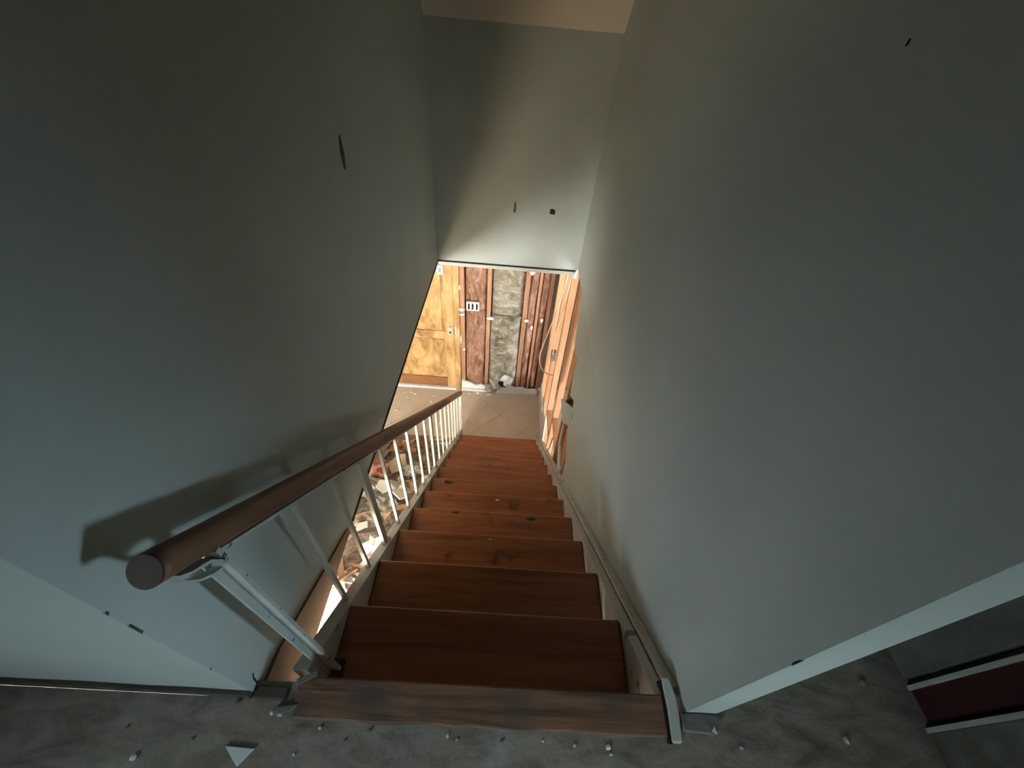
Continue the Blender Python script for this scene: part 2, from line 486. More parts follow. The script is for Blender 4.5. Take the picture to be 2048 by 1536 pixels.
# studs of the opened right wall
for y in (1.60, 1.96, 2.36, 2.75, 3.07, 3.46):
    box('stud', (XWR + 0.013, XWR + 0.069, y, y + 0.038, ZF + 0.04, ZB + 0.02), STUD, wr, 0.002)
box('bottom_plate', (XWR + 0.013, XWR + 0.069, 1.60, 3.55, ZF - 0.004, ZF + 0.04), STUD, wr, 0.002)
box('blocking', (XWR + 0.016, XWR + 0.066, 1.998, 2.36, -1.74, -1.70), STUD, wr, 0.002)
box('blocking', (XWR + 0.016, XWR + 0.066, 2.398, 2.75, -2.06, -2.02), STUD, wr, 0.002)
# back of the far side board still closing the first open bay
box('backing_board', (XWR + 0.0695, XWR + 0.078, 1.62, 2.34, -1.25, ZB + 0.02), STUD, wr)
box('backing_board', (XWR + 0.0695, XWR + 0.078, 1.62, 1.98, ZF + 0.04, -1.26), STUD, wr)

# wires in the open bays
tube('electrical_cable', [(0.893, 2.86, -0.29), (0.883, 2.93, -0.62), (0.872, 3.10, -1.02), (0.83, 3.36, -1.62), (0.81, 3.40, -1.86),
                          (0.84, 3.25, -1.90), (0.873, 2.98, -1.72), (0.90, 2.78, -1.55)], 0.006, CABLE, None, 8, 6)
setp(bpy.context.scene.objects['electrical_cable'], 'cream electrical cable bowing out of the open stud wall', 'cable', 'cables in the stud wall')
c2 = tube('electrical_cable', [(0.90, 2.79, -0.29), (0.895, 2.84, -0.66), (0.892, 2.93, -1.0), (0.892, 3.03, -1.26), (0.892, 3.04, -1.42)], 0.005, CABLE, None, 8, 6)
setp(c2, 'straight cream cable running down the studs to the metal box', 'cable', 'cables in the stud wall')
c3 = tube('electrical_cable', [(0.893, 2.72, -0.29), (0.888, 2.76, -0.62), (0.884, 2.86, -0.95), (0.884, 2.985, -1.22), (0.885, 2.96, -1.38), (0.889, 2.98, -1.45)], 0.004, CABLE, None, 8, 6)
setp(c3, 'thin looped cable hanging just above the metal box', 'cable', 'cables in the stud wall')
c4 = tube('electrical_cable', [(0.89, 2.12, -1.70), (0.876, 2.10, -1.80), (0.872, 2.14, -1.92), (0.886, 2.20, -1.99)], 0.005, DARKW, None, 8, 6)
setp(c4, 'short dark cable stub low in the stud wall beside the stairs', 'cable', 'cables in the stud wall')
jb = thing('junction_box', (0.90, 3.02, -1.56), 'small grey metal electrical box nailed to a stud', 'electrical box')
boxes('box_shell', [(0.882, 0.93, 3.0, 3.004, -1.56, -1.45), (0.882, 0.93, 3.05, 3.054, -1.56, -1.45), (0.882, 0.93, 3.004, 3.05, -1.56, -1.556),
                    (0.882, 0.93, 3.004, 3.05, -1.454, -1.45), (0.926, 0.93, 3.004, 3.05, -1.556, -1.454)], BOXM, jb)
box('clamp', (0.884, 0.90, 3.015, 3.035, -1.535, -1.50), BRASS, jb)

# ------------------------------------------------------------------ opened front wall of the lower hall
wfr = struct(box('wall_front', (-0.98, 3.3, YD + 0.10, YD + 0.16, ZF, ZB), SHEATH))
for x0, x1 in ((-0.105, -0.055), (0.185, 0.228), (0.575, 0.625), (0.715, 0.745), (0.83, 0.868)):
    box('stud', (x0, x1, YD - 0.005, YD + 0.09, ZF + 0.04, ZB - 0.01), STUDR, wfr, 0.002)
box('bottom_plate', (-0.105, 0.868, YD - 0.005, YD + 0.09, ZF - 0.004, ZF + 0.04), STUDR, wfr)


def batt(name, x0, x1, z0, z1, y, depth, amp, material, seed, freq=(14, 5), parent=None):
    nx, nz = 14, 64
    V, Fc = [], []
    for k in range(nz + 1):
        for i in range(nx + 1):
            a, b = i / nx, k / nz
            px, pz = x0 + (x1 - x0) * a, z0 + (z1 - z0) * b
            wob = noise.noise(Vector((px * 4 + seed, pz * 3, seed))) * 0.02
            d = noise.noise(Vector((px * freq[0] + seed, pz * freq[1], seed * 3.1))) * amp
            d += noise.noise(Vector((px * freq[0] * 2.6, pz * freq[1] * 3.2 + seed, 5.0))) * amp * 0.5
            edge = min(a, 1 - a) * 2
            V.append((px + wob * (1 if 0 < i < nx else 0.4), y - depth * min(1, edge * 2.2) ** 0.5 + d * min(1, edge * 3), pz))
    n = len(V)
    Fc += [(k * (nx + 1) + i, k * (nx + 1) + i + 1, (k + 1) * (nx + 1) + i + 1, (k + 1) * (nx + 1) + i) for k in range(nz) for i in range(nx)]
    V += [(x0, y + 0.05, z0), (x1, y + 0.05, z0), (x1, y + 0.05, z1), (x0, y + 0.05, z1)]
    Fc.append((n + 3, n + 2, n + 1, n))
    row = nx + 1
    Fc.append(tuple([n] + [n + 1] + list(range(nx, -1, -1))))
    Fc.append(tuple([n + 2, n + 3] + [nz * row + i for i in range(row)]))
    Fc.append(tuple([n + 3, n] + [k * row for k in range(nz + 1)]))
    Fc.append(tuple([n + 1, n + 2] + [k * row + nx for k in range(nz, -1, -1)]))
    o = obj(name, V, Fc, material, parent, smooth=True)
    fix(o)
    return o


IG = 'insulation batts in the open front wall'
ib = batt('insulation_batt', -0.045, 0.18, -2.53, -1.40, YD + 0.035, 0.035, 0.045, KRAFT, 1.3, (20, 4))
setp(ib, 'brown kraft paper insulation batt filling the lower bay beside the door', 'insulation', IG)
ib = batt('insulation_batt', -0.045, 0.18, -1.385, ZB - 0.02, YD + 0.04, 0.03, 0.05, KRAFT, 4.7, (16, 7))
setp(ib, 'crumpled brown kraft batt in the upper bay beside the door', 'insulation', IG)
ib = batt('insulation_batt', 0.235, 0.57, -1.45, ZB - 0.02, YD + 0.045, 0.02, 0.03, FIBRE, 7.9, (5, 9))
setp(ib, 'flat grey brown batt in the upper middle bay', 'insulation', IG)
ib = batt('insulation_batt', 0.235, 0.57, -2.50, -1.44, YD + 0.02, 0.05, 0.07, FIBRE, 2.2, (7, 12))
setp(ib, 'torn grey fibreglass batt bulging from the lower middle bay', 'insulation', IG)
ib = batt('insulation_batt', 0.63, 0.71, -2.53, ZB - 0.02, YD + 0.03, 0.03, 0.025, KRAFT, 9.4)
setp(ib, 'narrow brown kraft batt between the two close studs', 'insulation', IG)
ib = batt('insulation_batt', 0.75, 0.825, -2.53, ZB - 0.02, YD + 0.045, 0.035, 0.03, KRAFT, 12.1)
setp(ib, 'dark brown kraft batt in the corner bay at the stud wall', 'insulation', IG)
# hanging fold of torn facing in the middle bay
fd = batt('torn_facing_fold', 0.27, 0.50, -1.80, -1.47, YD - 0.012, 0.022, 0.03, FIBRE, 21.0, (7, 12), wfr)

# plaster lumps left on the studs, old electrical box
for k, (x, z, sx, sz) in enumerate([(-0.105, -1.12, .03, .08), (-0.09, -0.83, .06, .02), (-0.09, -1.385, .08, .045), (-0.085, -1.45, .075, .03),
                                    (0.225, -1.475, .09, .04), (0.62, -1.47, .05, .04), (0.63, -0.88, .055, .06), (0.69, -1.56, .035, .06),
                                    (0.79, -1.45, .04, .06), (0.315, -0.85, .12, .06), (-0.10, -1.80, .022, .16), (-0.065, -1.94, .04, .025)]):
    lump = []
    nn = 9
    for i in range(nn):
        t = 2 * math.pi * i / nn
        rr = 0.75 + 0.35 * random.random()
        lump.append((x + sx * 0.5 * math.cos(t) * rr, z + sz * 0.5 * math.sin(t) * rr))
    prism('plaster_lump', lump, YD - 0.02 - 0.01 * random.random(), YD - 0.004, 'y', PLASTER, wfr, 0.003)
ob = thing('wall_box', (0.045, YD, -1.40), 'old white electrical box with black slots in kraft insulation', 'electrical box')
box('box_face', (-0.035, 0.105, YD - 0.012, YD + 0.02, -1.40, -1.29), PLASTER, ob, 0.006)
for x in (-0.018, 0.022, 0.068):
    o = prism('slot', [(x, -1.385), (x + 0.02, -1.38), (x + 0.022, -1.32), (x + 0.016, -1.305), (x + 0.002, -1.31)], YD - 0.0135, YD - 0.005, 'y', BLACK, ob)
    o['label'] = 'black slot'

# ragged plaster baseboard at the floor
bb = [(-0.10, ZF), (0.86, ZF), (0.86, ZF + 0.075), (0.80, ZF + 0.085), (0.74, ZF + 0.07), (0.66, ZF + 0.10), (0.58, ZF + 0.085), (0.50, ZF + 0.14),
      (0.43, ZF + 0.15), (0.38, ZF + 0.09), (0.30, ZF + 0.10), (0.22, ZF + 0.085), (0.15, ZF + 0.11), (0.08, ZF + 0.09), (0.02, ZF + 0.13), (-0.05, ZF + 0.15), (-0.10, ZF + 0.17)]
o = struct(prism('baseboard_front', bb, YD - 0.03, YD - 0.006, 'y', PLASTER, None, 0.002))
o2 = box('quarter_round', (-0.10, 0.86, YD - 0.05, YD - 0.03, ZF, ZF + 0.035), PLASTER, o, 0.006)


def blob(name, c, r, material, seed, rough=0.35, parent=None, squash=(1, 1, 1), sub=2):
    import bmesh
    bm = bmesh.new()
    bmesh.ops.create_icosphere(bm, subdivisions=sub, radius=1.0)
    V = []
    for v in bm.verts:
        n = 1 + rough * noise.noise(v.co * 2.3 + Vector((seed, seed * 2, 0))) + rough * 0.5 * noise.noise(v.co * 5.1 + Vector((0, seed, seed)))
        V.append((c[0] + v.co.x * r * n * squash[0], c[1] + v.co.y * r * n * squash[1], c[2] + v.co.z * r * n * squash[2]))
    Fc = [tuple(v.index for v in f.verts) for f in bm.faces]
    bm.free()
    return obj(name, V, Fc, material, parent)


setp(blob('insulation_tuft', (0.47, YD - 0.03, -2.37), 0.085, PLASTER, 3.0, 0.7, None, (1, 0.6, 1)), 'ragged white tuft of insulation at the foot of the middle bay', 'insulation')
setp(blob('insulation_tuft', (0.27, YD - 0.045, -2.53), 0.07, FIBRE, 8.0, 0.7, None, (1.1, 0.7, 0.8)), 'small grey insulation clump lying on the white baseboard', 'insulation')
prism('dark_hole', [(0.36, -2.43), (0.42, -2.37), (0.46, -2.41), (0.45, -2.49), (0.40, -2.48)], YD - 0.055, YD - 0.03, 'y', BLACK, wfr)

# ------------------------------------------------------------------ front door
DX0, DX1 = -0.96, -0.172
d = bpy.data.objects.new('door_1', None)
d.location = ((DX0 + DX1) / 2, YD, ZF)
COL.objects.link(d)
setp(d, 'golden stained wooden panel door with brass lock', None, None, 'structure')
DY0, DY1 = YD - 0.02, YD + 0.025
box('core', (DX0 + 0.02, DX1 - 0.02, DY0 + 0.014, DY1, ZF + 0.03, -0.57), DOORW, d)
ZM0, ZM1 = -1.80, -1.70
for x0, x1 in ((DX0, DX0 + 0.11), (DX1 - 0.105, DX1)):
    box('stile', (x0, x1, DY0, DY1 - 0.002, ZF + 0.03, -0.57), DOORW, d, 0.003)
box('middle_rail', (DX0 + 0.11, DX1 - 0.105, DY0, DY1 - 0.002, ZM0, ZM1), DOORW, d, 0.003)
box('bottom_rail', (DX0 + 0.11, DX1 - 0.105, DY0, DY1 - 0.002, ZF + 0.03, ZF + 0.18), DOORD, d, 0.003)
box('top_rail', (DX0 + 0.11, DX1 - 0.105, DY0, DY1 - 0.002, -0.68, -0.57), DOORW, d, 0.003)
for z0, z1 in ((ZF + 0.20, ZM0 - 0.02), (ZM1 + 0.02, -0.70)):
    box('panel', (DX0 + 0.13, DX1 - 0.125, DY0 + 0.004, DY0 + 0.02, z0, z1), DOORW, d, 0.010)
jm = struct(boxes('trim_1', [(DX1 + 0.003, -0.108, YD - 0.035, YD + 0.06, ZF, ZB), (DX0 - 0.06, DX0 - 0.003, YD - 0.035, YD + 0.06, ZF, ZB)], DOORW, None, 0.003))
struct(box('trim_2', (DX0 - 0.06, DX1 + 0.003, YD - 0.05, YD + 0.03, ZF - 0.002, ZF + 0.028), PLASTER, None, 0.004))
lk = box('lock_plate', (DX1 - 0.075, DX1 - 0.012, DY0 - 0.004, DY0 + 0.001, -1.735, -1.62), BRASS, d, 0.002)
tube('deadbolt', [(DX1 - 0.045, DY0 - 0.002, -1.64), (DX1 - 0.045, DY0 - 0.02, -1.64)], 0.022, BRASS, lk, 14)
tube('keyhole', [(DX1 - 0.045, DY0 - 0.004, -1.705), (DX1 - 0.045, DY0 - 0.008, -1.705)], 0.012, BLACK, lk, 10)
tube('latch_ring', [(DX1 - 0.06, DY0 - 0.001, -1.60), (DX1 - 0.06, DY0 - 0.007, -1.60)], 0.014, BRASS, lk, 10)
box('strike_plate', (DX1 + 0.006, DX1 + 0.03, YD - 0.039, YD - 0.034, -1.73, -1.60), BRASS, jm, 0.001)
st = box('sticker', (-0.325, -0.268, DY0 - 0.004, DY0 - 0.001, -0.985, -0.88), STICK)
setp(st, 'small white and blue sticker at the top of the door', 'sticker')
boxes('printed_mark', [(-0.308, -0.285, DY0 - 0.0048, DY0 - 0.0035, -0.955, -0.945), (-0.308, -0.300, DY0 - 0.0048, DY0 - 0.0035, -0.945, -0.905),
                       (-0.293, -0.285, DY0 - 0.0048, DY0 - 0.0035, -0.945, -0.905), (-0.308, -0.285, DY0 - 0.0048, DY0 - 0.0035, -0.925, -0.917)], STICKB, st)

# ------------------------------------------------------------------ staircase
s = thing('staircase', (0.40, 1.3, ZF), 'steep straight stair with reddish brown wooden treads between painted stringers', 'staircase')
tr0 = rs0 = None
for k in range(1, 13):
    y, z = RUN * k, -H * k
    if tr0 is None:
        tr0 = box('tread', (XL, XR, y - RUN - 0.006, y, z - 0.028, z), TREAD, s, 0.007)
        tr0.modifiers['bevel'].segments = 3
    else:
        t = tr0.copy()
        COL.objects.link(t)
        t.location = tr0.location + Vector((0, RUN * (k - 1), -H * (k - 1)))
for k in range(0, 13):
    y, z = RUN * k - 0.026, -H * k
    if rs0 is None:
        rs0 = box('riser', (XL, XR, y - 0.018, y, z - H, z - 0.028), TREAD, s)
    else:
        t = rs0.copy()
        COL.objects.link(t)
        t.location = rs0.location + Vector((0, RUN * k, -H * k))
# landing nosing board, slightly ragged at the back
nb = [(-0.021, 0.0), (0.838, 0.0), (0.838, -0.078)]
xx = 0.82
while xx > 0.0:
    nb.append((xx, -0.079 + 0.006 * noise.noise(Vector((xx * 9, 3, 1)))))
    xx -= 0.03
nb += [(-0.008, -0.079)]
prism('landing_nosing', nb, -0.03, 0.005, 'z', NOSE, s, 0.004)
# stringers
y1 = 2.66
poly = [(0.03, -K * 0.03 - 0.30), (y1, -K * y1 - 0.30 + 0.1), (y1 + 0.2, ZF), (y1 + 0.2, -K * (y1 + 0.2)), (0.03, -K * 0.03 + 0.0)]
poly = [(0.012, -0.36), (2.45, ZF), (2.868, ZF), (2.868, ZF + 0.003), (0.012, -K * 0.012 + 0.004)]
prism('stringer', poly, XL - 0.037, XL, 'x', TRIMW, s, 0.002)
poly2 = [(0.0, -0.36), (2.45, ZF), (2.868, ZF), (2.868, ZF + 0.003), (0.0, 0.004)]
prism('stringer', poly2, XR, 0.850, 'x', TRIMW, s, 0.002)
prism('skirt_cap', [(0.02, -0.06 - K * 0.02), (2.79, ZF), (2.868, ZF), (2.868, ZF + 0.015), (0.02, -K * 0.02 + 0.014)], 0.8535, XWR, 'x', TRIMW, s, 0.003)
prism('groove', [(0.0, -0.1), (2.75, ZF), (2.83, ZF), (0.0, -0.012)], 0.849, 0.855, 'x', BLACK, s)
# turned down end of the skirt on the landing
prism('skirt_return', [(0.840, -0.088), (0.862, -0.088), (0.868, -0.04), (0.868, 0.0), (0.860, 0.034), (0.842, 0.034), (0.843, -0.03)],
      -0.03, 0.012, 'z', TRIMW, s, 0.003)
prism('skirt_gap', [(0.833, -0.09), (0.842, -0.09), (0.846, 0.03), (0.839, 0.03)], -0.03, 0.0065, 'z', BLACK, s)
# boarded side under the left stringer
prism('side_panel', [(0.012, -0.36), (0.012, ZF), (2.45, ZF)], XL - 0.03, XL - 0.008, 'x', ROOMP, s)

# ------------------------------------------------------------------ railing
XB = -0.030
rl = thing('stair_railing', (XB, 1.4, ZF), 'white chipped iron stair railing with round brown wooden handrail', 'railing')


def rz(y):
    return 0.628 - 0.9105 * y


rd = Vector((0, 1, -0.9105)).normalized()
hr = tube('handrail', [(XB, -0.008, rz(-0.008)), (XB, 0.005, rz(0.005)), (XB, 1.0, rz(1.0)), (XB, 2.0, rz(2.0)), (XB, 2.86, rz(2.86))], 0.0235, RAILW, rl, 24)
he = tube('handrail_end', [(XB, -0.010, rz(-0.010)), (XB, -0.007, rz(-0.007))], 0.0230, RAILEND, hr, 24)
he['label'] = 'dark sawn end grain of the handrail'


def bar(name, y0, z0, y1, z1, hx, hy, material, parent, x0=XB, x1=XB, bevel=0.0008):
    a, b = Vector((x0, y0, z0)), Vector((x1, y1, z1))
    dz = (b - a).normalized()
    ax = Vector((1, 0, 0))
    ay = dz.cross(ax).normalized()
    ax = ay.cross(dz).normalized()
    return orient_box(name, (a + b) / 2, ax, ay, dz, hx, hy, (b - a).length / 2, material, parent, bevel)


TO = -0.055   # top channel below the rail axis
bar('top_channel', 0.045, rz(0.045) - 0.040, 2.86, rz(2.86) - 0.040, 0.010, 0.004, IRON, rl)
for i in range(1, 18):
    y = 0.235 + 0.158 * (i - 1)
    thick = i in (3, 9, 15)
    zb = -K * y + 0.004
    if y > 2.83:
        zb = ZF
    if thick:
        bar('baluster', y, zb - 0.02, y, rz(y) - 0.040, 0.007, 0.017, IRON2, rl)['label'] = 'wide flat baluster'
        box('baluster_foot', (XB - 0.014, XB + 0.014, y - 0.03, y + 0.03, zb - 0.03, zb - 0.002), IRON2, rl, 0.003)
    else:
        bar('baluster', y, zb - 0.006, y, rz(y) - 0.040, 0.0062, 0.0062, IRON2, rl)
bar('end_post', 2.853, ZF, 2.853, rz(2.853) - 0.04, 0.011, 0.011, IRON2, rl)
# newel post: flat bar with a turned edge
np_ = bar('newel_post', 0.052, -0.185, 0.056, 0.558, 0.011, 0.0045, IRON, rl, 0.008, -0.018)
bar('post_flange', 0.045, -0.165, 0.048, 0.535, 0.003, 0.011, IRON, np_, -0.006, -0.031)
box('post_foot', (-0.014, 0.022, 0.028, 0.075, -0.192, -0.182), DARKW, rl, 0.002)
# scroll bracket under the rail end
SB = [(-0.018, 0.058, 0.535), (-0.019, 0.046, 0.560), (-0.022, 0.036, 0.572), (-0.026, 0.022, 0.580), (-0.03, 0.006, 0.588), (-0.03, -0.002, 0.600)]


def ribbon(name, pts, wv, th, material, parent):
    P = [Vector(p) for p in pts]
    wv = Vector(wv)
    V, Fc = [], []
    for i, p in enumerate(P):
        dd = (P[min(i + 1, len(P) - 1)] - P[max(i - 1, 0)]).normalized()
        nn = dd.cross(wv).normalized()
        for a, b in ((-1, -1), (1, -1), (1, 1), (-1, 1)):
            V.append(tuple(p + wv * a + nn * (th * b)))
    for i in range(len(P) - 1):
        for q in range(4):
            Fc.append((i * 4 + q, i * 4 + (q + 1) % 4, (i + 1) * 4 + (q + 1) % 4, (i + 1) * 4 + q))
    Fc += [(3, 2, 1, 0), tuple((len(P) - 1) * 4 + q for q in range(4))]
    o = obj(name, V, Fc, material, parent)
    fix(o)
    return o


sb = ribbon('scroll_bracket', [(-0.016, 0.050, 0.530), (-0.018, 0.040, 0.553), (-0.021, 0.030, 0.562), (-0.026, 0.017, 0.568), (-0.03, 0.004, 0.583), (-0.03, -0.003, 0.603)],
            (0.009, 0, 0), 0.0025, IRON, rl)
ribbon('scroll_tongue', [(-0.016, 0.044, 0.520), (-0.02, 0.030, 0.527), (-0.026, 0.016, 0.541), (-0.03, 0.006, 0.562), (-0.03, 0.001, 0.585)],
       (0.008, 0, 0), 0.002, IRON, sb)

# ------------------------------------------------------------------ timber along the edge of the opening
prism('apron_board', [(-0.03, -0.028), (0.06, -0.040), (0.16, -0.085), (0.30, -0.155), (0.48, -0.235), (0.48, ZB), (-0.03, ZB)],
      XWL, XWL + 0.006, 'x', APRON, wl)
o = boxes('floor_block', [(-0.110, -0.036, -0.047, -0.022, -0.02, 0.006)], DARKW, None, 0.003)
setp(o, 'dark wooden block set in the floor at the left wall corner', 'wood block')
bl = struct(prism('baseboard_left', [(XWL, 0.0), (XWL, 0.020), (-0.25, 0.030), (-0.34, 0.024), (-0.48, 0.036), (-0.60, 0.028), (-0.9, 0.034), (-3.0, 0.03), (-3.0, 0.0)],
                  -0.046, -0.0355, 'y', DARKW, None, 0.002))
o = prism('baseboard_end', [(0.870, -0.066), (0.945, -0.071), (0.962, -0.052), (0.966, -0.033), (0.872, -0.033)], 0.0, 0.014, 'z', GREYW, None, 0.003)
setp(o, 'short grey weathered board at the end of the right wall', 'board')
prism('white_splinter', [(0.935, -0.064), (0.945, -0.070), (0.942, -0.056)], 0.014, 0.018, 'z', CHIPW, o)
# floor splinters near the post
for nme, poly_, lab in (('wood_splinter', [(-0.05, -0.06), (0.0, -0.052), (-0.012, -0.066), (-0.05, -0.075)], 'grey splintered scrap beside the left end of the nosing board'),
                        ('wood_splinter', [(-0.018, -0.02), (0.02, 0.0), (0.018, 0.012), (-0.024, -0.008)], 'pale splinter at the foot of the white post')):
    setp(prism(nme, poly_, 0.0, 0.008, 'z', GREYW, None, 0.002), lab, 'splinter', 'splinters at the stair head')

# timber strips standing in the passage on the right
PG = 'strips standing against the passage wall'


def strip(name, x0, x1, y0, y1, material, label, cap=True):
    t = thing(name, ((x0 + x1) / 2, (y0 + y1) / 2, 0), label, 'board', PG)
    box('board_face', (x0, x1, y0, y1, 0.0, 1.7), material, t, 0.002)
    if cap:
        box('painted_edge', (x0 - 0.006, x0 + 0.004, y1, y1 + 0.010, 0.0, 1.7), TRIMW, t, 0.001)


strip('timber_strip', 1.478, 1.499, -0.028, 0.036, REDW, 'dark red painted board with a thin white edge in the passage')
strip('timber_strip', 1.468, 1.499, -0.150, -0.047, GREENP, 'mottled olive grey board with a thin white edge nearest the camera')
strip('timber_strip', 1.476, 1.499, 0.060, 0.34, GREYW, 'wide plain grey board beyond the dark red one', False)

# ------------------------------------------------------------------ crumbs on the landing and on the treads
o = prism('plaster_chip', [(-0.126, -0.129), (-0.064, -0.131), (-0.086, -0.160)], 0.0, 0.006, 'z', CHIPW, None, 0.001)
setp(o, 'triangular pale plaster chip lying on the landing floor', 'plaster chip')
cr = [(-0.138, -0.055, .006), (-0.054, -0.070, .005), (-0.036, -0.073, .005), (-0.345, -0.105, .004), (-0.30, -0.154, .006), (0.059, -0.092, .004),
      (0.168, -0.092, .004), (0.694, -0.101, .006), (1.252, -0.067, .008), (1.36, 0.05, .007), (0.339, -0.095, .004), (0.36, -0.10, .003), (0.46, -0.098, .004),
      (0.55, -0.095, .003), (0.62, -0.10, .004), (0.12, -0.11, .003), (0.70, -0.112, .004), (0.02, -0.137, .003), (-0.2, -0.12, .003), (1.0, -0.09, .004)]
for i, (x, y, r) in enumerate(cr):
    setp(blob('plaster_crumb', (x, y, r * 0.5), r, PLASTER if i % 3 else GREYW, i * 1.7, 0.6, None, (1, 1, 0.6), 1),
         'tiny plaster crumb on the grimy landing floor', 'crumb', 'crumbs on the landing')
ch = [(0.60, 0.855, 4, .022, 'flat brown flake on the fourth tread right of centre', DARKW), (0.213, 0.865, 4, .016, 'dark brown flake on the fourth tread left of centre', DARKW),
      (0.427, 1.068, 5, .012, 'small pink plaster bit on the fifth tread', PLASTER), (0.10, 1.29, 6, .03, 'long dark splinter on the left of the sixth tread', DARKW),
      (0.247, 2.56, 12, .022, 'pale plaster bit on the lowest tread', PLASTER), (0.02, 2.55, 12, .045, 'dark wood chip at the left end of the lowest tread', DARKW),
      (0.52, 0.835, 4, .012, 'second small flake on the fourth tread', GREYW), (0.40, 0.64, 3, .008, 'tiny chip on the third tread', GYPT),
      (0.14, 1.075, 5, .01, 'small dark chip on the left of the fifth tread', DARKW), (0.36, 1.73, 8, .012, 'dark speck on the eighth tread', DARKW)]
for i, (x, y, k, r, lab, M) in enumerate(ch):
    setp(blob('tread_flake', (x, y, -H * k + r * 0.12), r, M, 50 + i * 2.3, 0.6, None, (1.3, 0.5, 0.18), 1), lab, 'flake', 'flakes on the treads')

# ------------------------------------------------------------------ rubble pile beside the stairs


def mound(x, y):
    a = math.exp(-(((x + 0.75) / 0.55) ** 2 + ((y - 1.75) / 0.75) ** 2)) * 0.22
    b = math.exp(-(((x + 0.85) / 0.5) ** 2 + ((y - 0.75) / 0.55) ** 2)) * 0.10
    return a + b


V, Fc = [], []
nx, ny = 60, 110
for j in range(ny + 1):
    for i in range(nx + 1):
        x = -1.55 + 1.48 * i / nx
        y = 0.0 + 2.75 * j / ny
        e = min(i, nx - i, j, ny - j) / 6
        h = mound(x, y) * (0.8 + 0.5 * noise.noise(Vector((x * 4, y * 4, 0)))) + 0.018 * noise.noise(Vector((x * 19, y * 19, 2)))
        h += 0.02 * noise.noise(Vector((x * 42, y * 42, 7)))
        V.append((x, y, ZF + max(-0.002, (h - 0.012) * min(1, e))))
Fc = [(j * (nx + 1) + i, j * (nx + 1) + i + 1, (j + 1) * (nx + 1) + i + 1, (j + 1) * (nx + 1) + i) for j in range(ny) for i in range(nx)]
o = obj('rubble_dust', V, Fc, RUB)
setp(o, 'heap of plaster dust and crumbs on the lower floor beside the stairs', 'rubble', None, 'stuff')


def chunk(name, x, y, z, sx, sy, th, tilt, rot, material, label, cat, group, n=6):
    """Irregular broken slab with real thickness."""
    poly = []
    for i in range(n):
        t = 2 * math.pi * (i + random.uniform(-0.3, 0.3)) / n
        r = random.uniform(0.75, 1.1)
        poly.append((sx * math.cos(t) * r, sy * math.sin(t) * r))
    q = Matrix.Rotation(rot, 3, 'Z') @ Matrix.Rotation(tilt, 3, 'X')
    V = [tuple(Vector((x, y, z)) + q @ Vector((p[0], p[1], -th / 2))) for p in poly]
    V += [tuple(Vector((x, y, z)) + q @ Vector((p[0] * 0.97, p[1] * 0.97, th / 2))) for p in poly]
    Fc = [tuple(range(n - 1, -1, -1)), tuple(range(n, 2 * n))] + [(i, (i + 1) % n, (i + 1) % n + n, i + n) for i in range(n)]
    o = obj(name, V, Fc, material)
    return setp(o, label, cat, group)


RG = 'rubble heap: '
kinds = [('plasterboard_scrap', GYPB, 'broken pale plasterboard scrap in the rubble heap', 'plasterboard', RG + 'pale scraps'),
         ('plasterboard_scrap', GYPT, 'broken tan plasterboard scrap in the rubble heap', 'plasterboard', RG + 'tan scraps'),
         ('plasterboard_scrap', GYPG, 'dirty grey plasterboard scrap in the rubble heap', 'plasterboard', RG + 'grey scraps'),
         ('wood_scrap', SPLINT, 'splintered brown wood scrap in the rubble heap', 'wood scrap', RG + 'wood scraps')]
random.seed(21)
cnt = 0
while cnt < 135:
    x = random.uniform(-1.35, -0.16)
    y = random.uniform(0.15, 2.62)
    hgt = mound(x, y)
    if random.random() > 0.2 + hgt * 4.5:
        continue
    kd = random.choices(kinds, [4, 3, 2, 4])[0]
    zone = ('at the sunlit near end of the rubble heap' if y < 1.1 else
            'in the middle of the rubble heap around the grey bundle' if y < 2.0 else 'at the far end of the rubble heap towards the door')
    kd = (kd[0], kd[1], kd[2].replace('in the rubble heap', zone), kd[3], kd[4] + ' ' + zone)
    zz = ZF + hgt * random.uniform(0.75, 1.15) + 0.012
    big = random.uniform(0.04, 0.105) * (1.25 if random.random() < 0.2 else 0.95)
    if kd[0] == 'wood_scrap':
        chunk(kd[0], x, y, zz, big * 2.0, big * 0.28, 0.014, random.uniform(-0.5, 0.5), random.uniform(0, 3.1), kd[1], kd[2], kd[3], kd[4], 5)
    else:
        chunk(kd[0], x, y, zz, big, big * random.uniform(0.5, 0.9), 0.012, random.uniform(-0.6, 0.6), random.uniform(0, 6.2), kd[1], kd[2], kd[3], kd[4], random.choice((3, 4, 4, 5)))
    cnt += 1
# the larger pieces one can tell apart
gb = batt('insulation_roll', -0.90, -0.55, 0.0, 0.42, 0, 0.07, 0.085, FIBRE, 31.0, (9, 9))
gb.rotation_euler = (math.radians(-82), 0, math.radians(-8))
gb.location = (-0.74, 1.60, ZF + 0.16)
setp(gb, 'large matted grey insulation bundle on top of the rubble heap', 'insulation')
chunk('plasterboard_or_bounce_sheet', -0.60, 1.34, ZF + 0.20, 0.16, 0.10, 0.013, 0.35, 0.4, PLASTER, 'large white plasterboard slab in front of the grey bundle', 'plasterboard', None, 5)
chunk('plasterboard_or_bounce_sheet', -0.86, 2.02, ZF + 0.24, 0.10, 0.07, 0.013, 0.5, 1.2, PLASTER, 'pinkish white slab propped beyond the grey bundle', 'plasterboard', None, 4)
chunk('plasterboard_or_bounce_sheet', -0.86, 0.95, ZF + 0.13, 0.20, 0.13, 0.013, 0.2, 0.2, GYPB, 'cream plasterboard slab in the sunlight nearest the landing', 'plasterboard', None, 6)
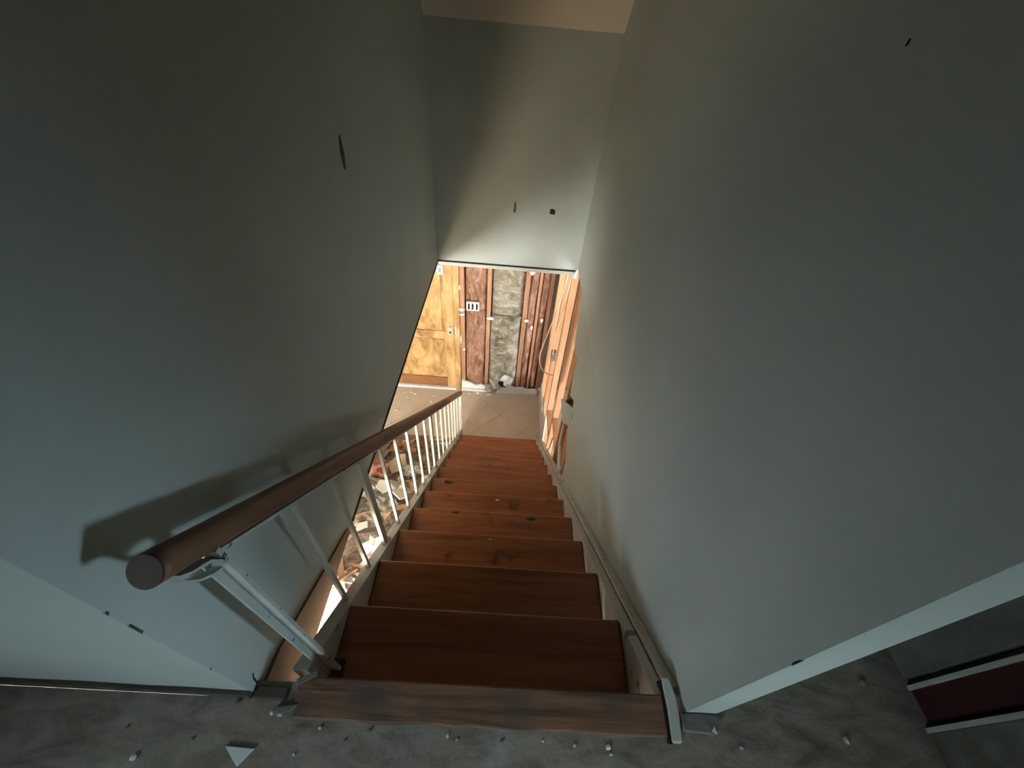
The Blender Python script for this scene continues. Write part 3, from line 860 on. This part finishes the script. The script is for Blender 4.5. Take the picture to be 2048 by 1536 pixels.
chunk('plasterboard_or_bounce_sheet', -0.60, 2.23, ZF + 0.18, 0.13, 0.10, 0.013, 0.3, 0.9, GYPT, 'broad tan slab beyond the reddish insulation', 'plasterboard', None, 5)
chunk('plasterboard_or_bounce_sheet', -0.52, 1.92, ZF + 0.20, 0.13, 0.09, 0.013, 0.45, 2.1, GYPB, 'tilted cream slab right of the grey bundle', 'plasterboard', None, 5)
for x, y, z, r, lab, M in ((-0.78, 2.13, ZF + 0.22, 0.09, 'clump of reddish brown insulation in the rubble heap', REDIN),
                           (-0.62, 2.50, ZF + 0.10, 0.10, 'dark clump of torn insulation at the far end of the heap', SPLINT),
                           (-0.47, 2.20, ZF + 0.12, 0.08, 'loose pale tuft of fibreglass at the stair side of the heap', FIBRE)):
    setp(blob('insulation_clump', (x, y, z), r, M, x * 9 + y, 0.9, None, (1.2, 1, 0.7), 3), lab, 'insulation')
for a, b, lab, M in (((-0.95, 1.45, ZF + 0.20), (-0.40, 1.52, ZF + 0.24), 'dark narrow plank lying across the heap', DARKW),
                     ((-0.98, 0.55, ZF + 0.10), (-0.80, 1.15, ZF + 0.16), 'pale lath lying lengthwise in the sunlight', GYPB),
                     ((-0.70, 0.80, ZF + 0.10), (-0.88, 1.30, ZF + 0.20), 'brown lath leaning on the cream slab', SPLINT),
                     ((-0.90, 2.60, ZF + 0.04), (-0.45, 2.42, ZF + 0.16), 'reddish lath at the far end of the heap', REDIN)):
    a, b = Vector(a), Vector(b)
    dz = (b - a).normalized()
    ax = dz.cross(Vector((0, 0, 1))).normalized()
    setp(orient_box('lath', (a + b) / 2, ax, dz.cross(ax), dz, 0.022, 0.006, (b - a).length / 2, M), lab, 'lath', RG + 'laths')
for x0, y0, rt, lab in ((-1.42, 0.45, 0.1, 'added big white bounce sheet lying flat in the lower room under the left wall'),
                        (-1.40, -0.42, -0.15, 'second added white bounce sheet further back in the lower room')):
    chunk('plasterboard_or_bounce_sheet', x0, y0, ZF + 0.075 + 0.02 * (y0 > 0), 0.42, 0.46, 0.013, 0.03, rt, PLASTER, lab, 'plasterboard', None, 7)  # unseen white sheets, added to bounce more sunlight up the stairwell
# bits scattered over the tiles by the door
random.seed(5)
for i in range(14):
    x, y = random.uniform(-0.85, -0.2), random.uniform(2.8, 3.45)
    r = random.uniform(0.008, 0.022)
    setp(blob('plaster_bit', (x, y, ZF + r * 0.4), r, PLASTER if i % 2 else GYPB, i * 3.1, 0.5, None, (1.3, 1, 0.5), 1),
         'small plaster bit on the beige tiles before the door', 'plaster bit', 'plaster bits before the door')
for i in range(5):
    x = random.uniform(0.0, 0.75)
    setp(blob('plaster_lump', (x, YD - 0.08 - 0.04 * random.random(), ZF + 0.008), 0.016, PLASTER, i * 5.3, 0.5, None, (1.4, 1, 0.6), 1),
         'plaster lump on the tiles along the white baseboard', 'plaster lump', 'plaster lumps at the front wall')
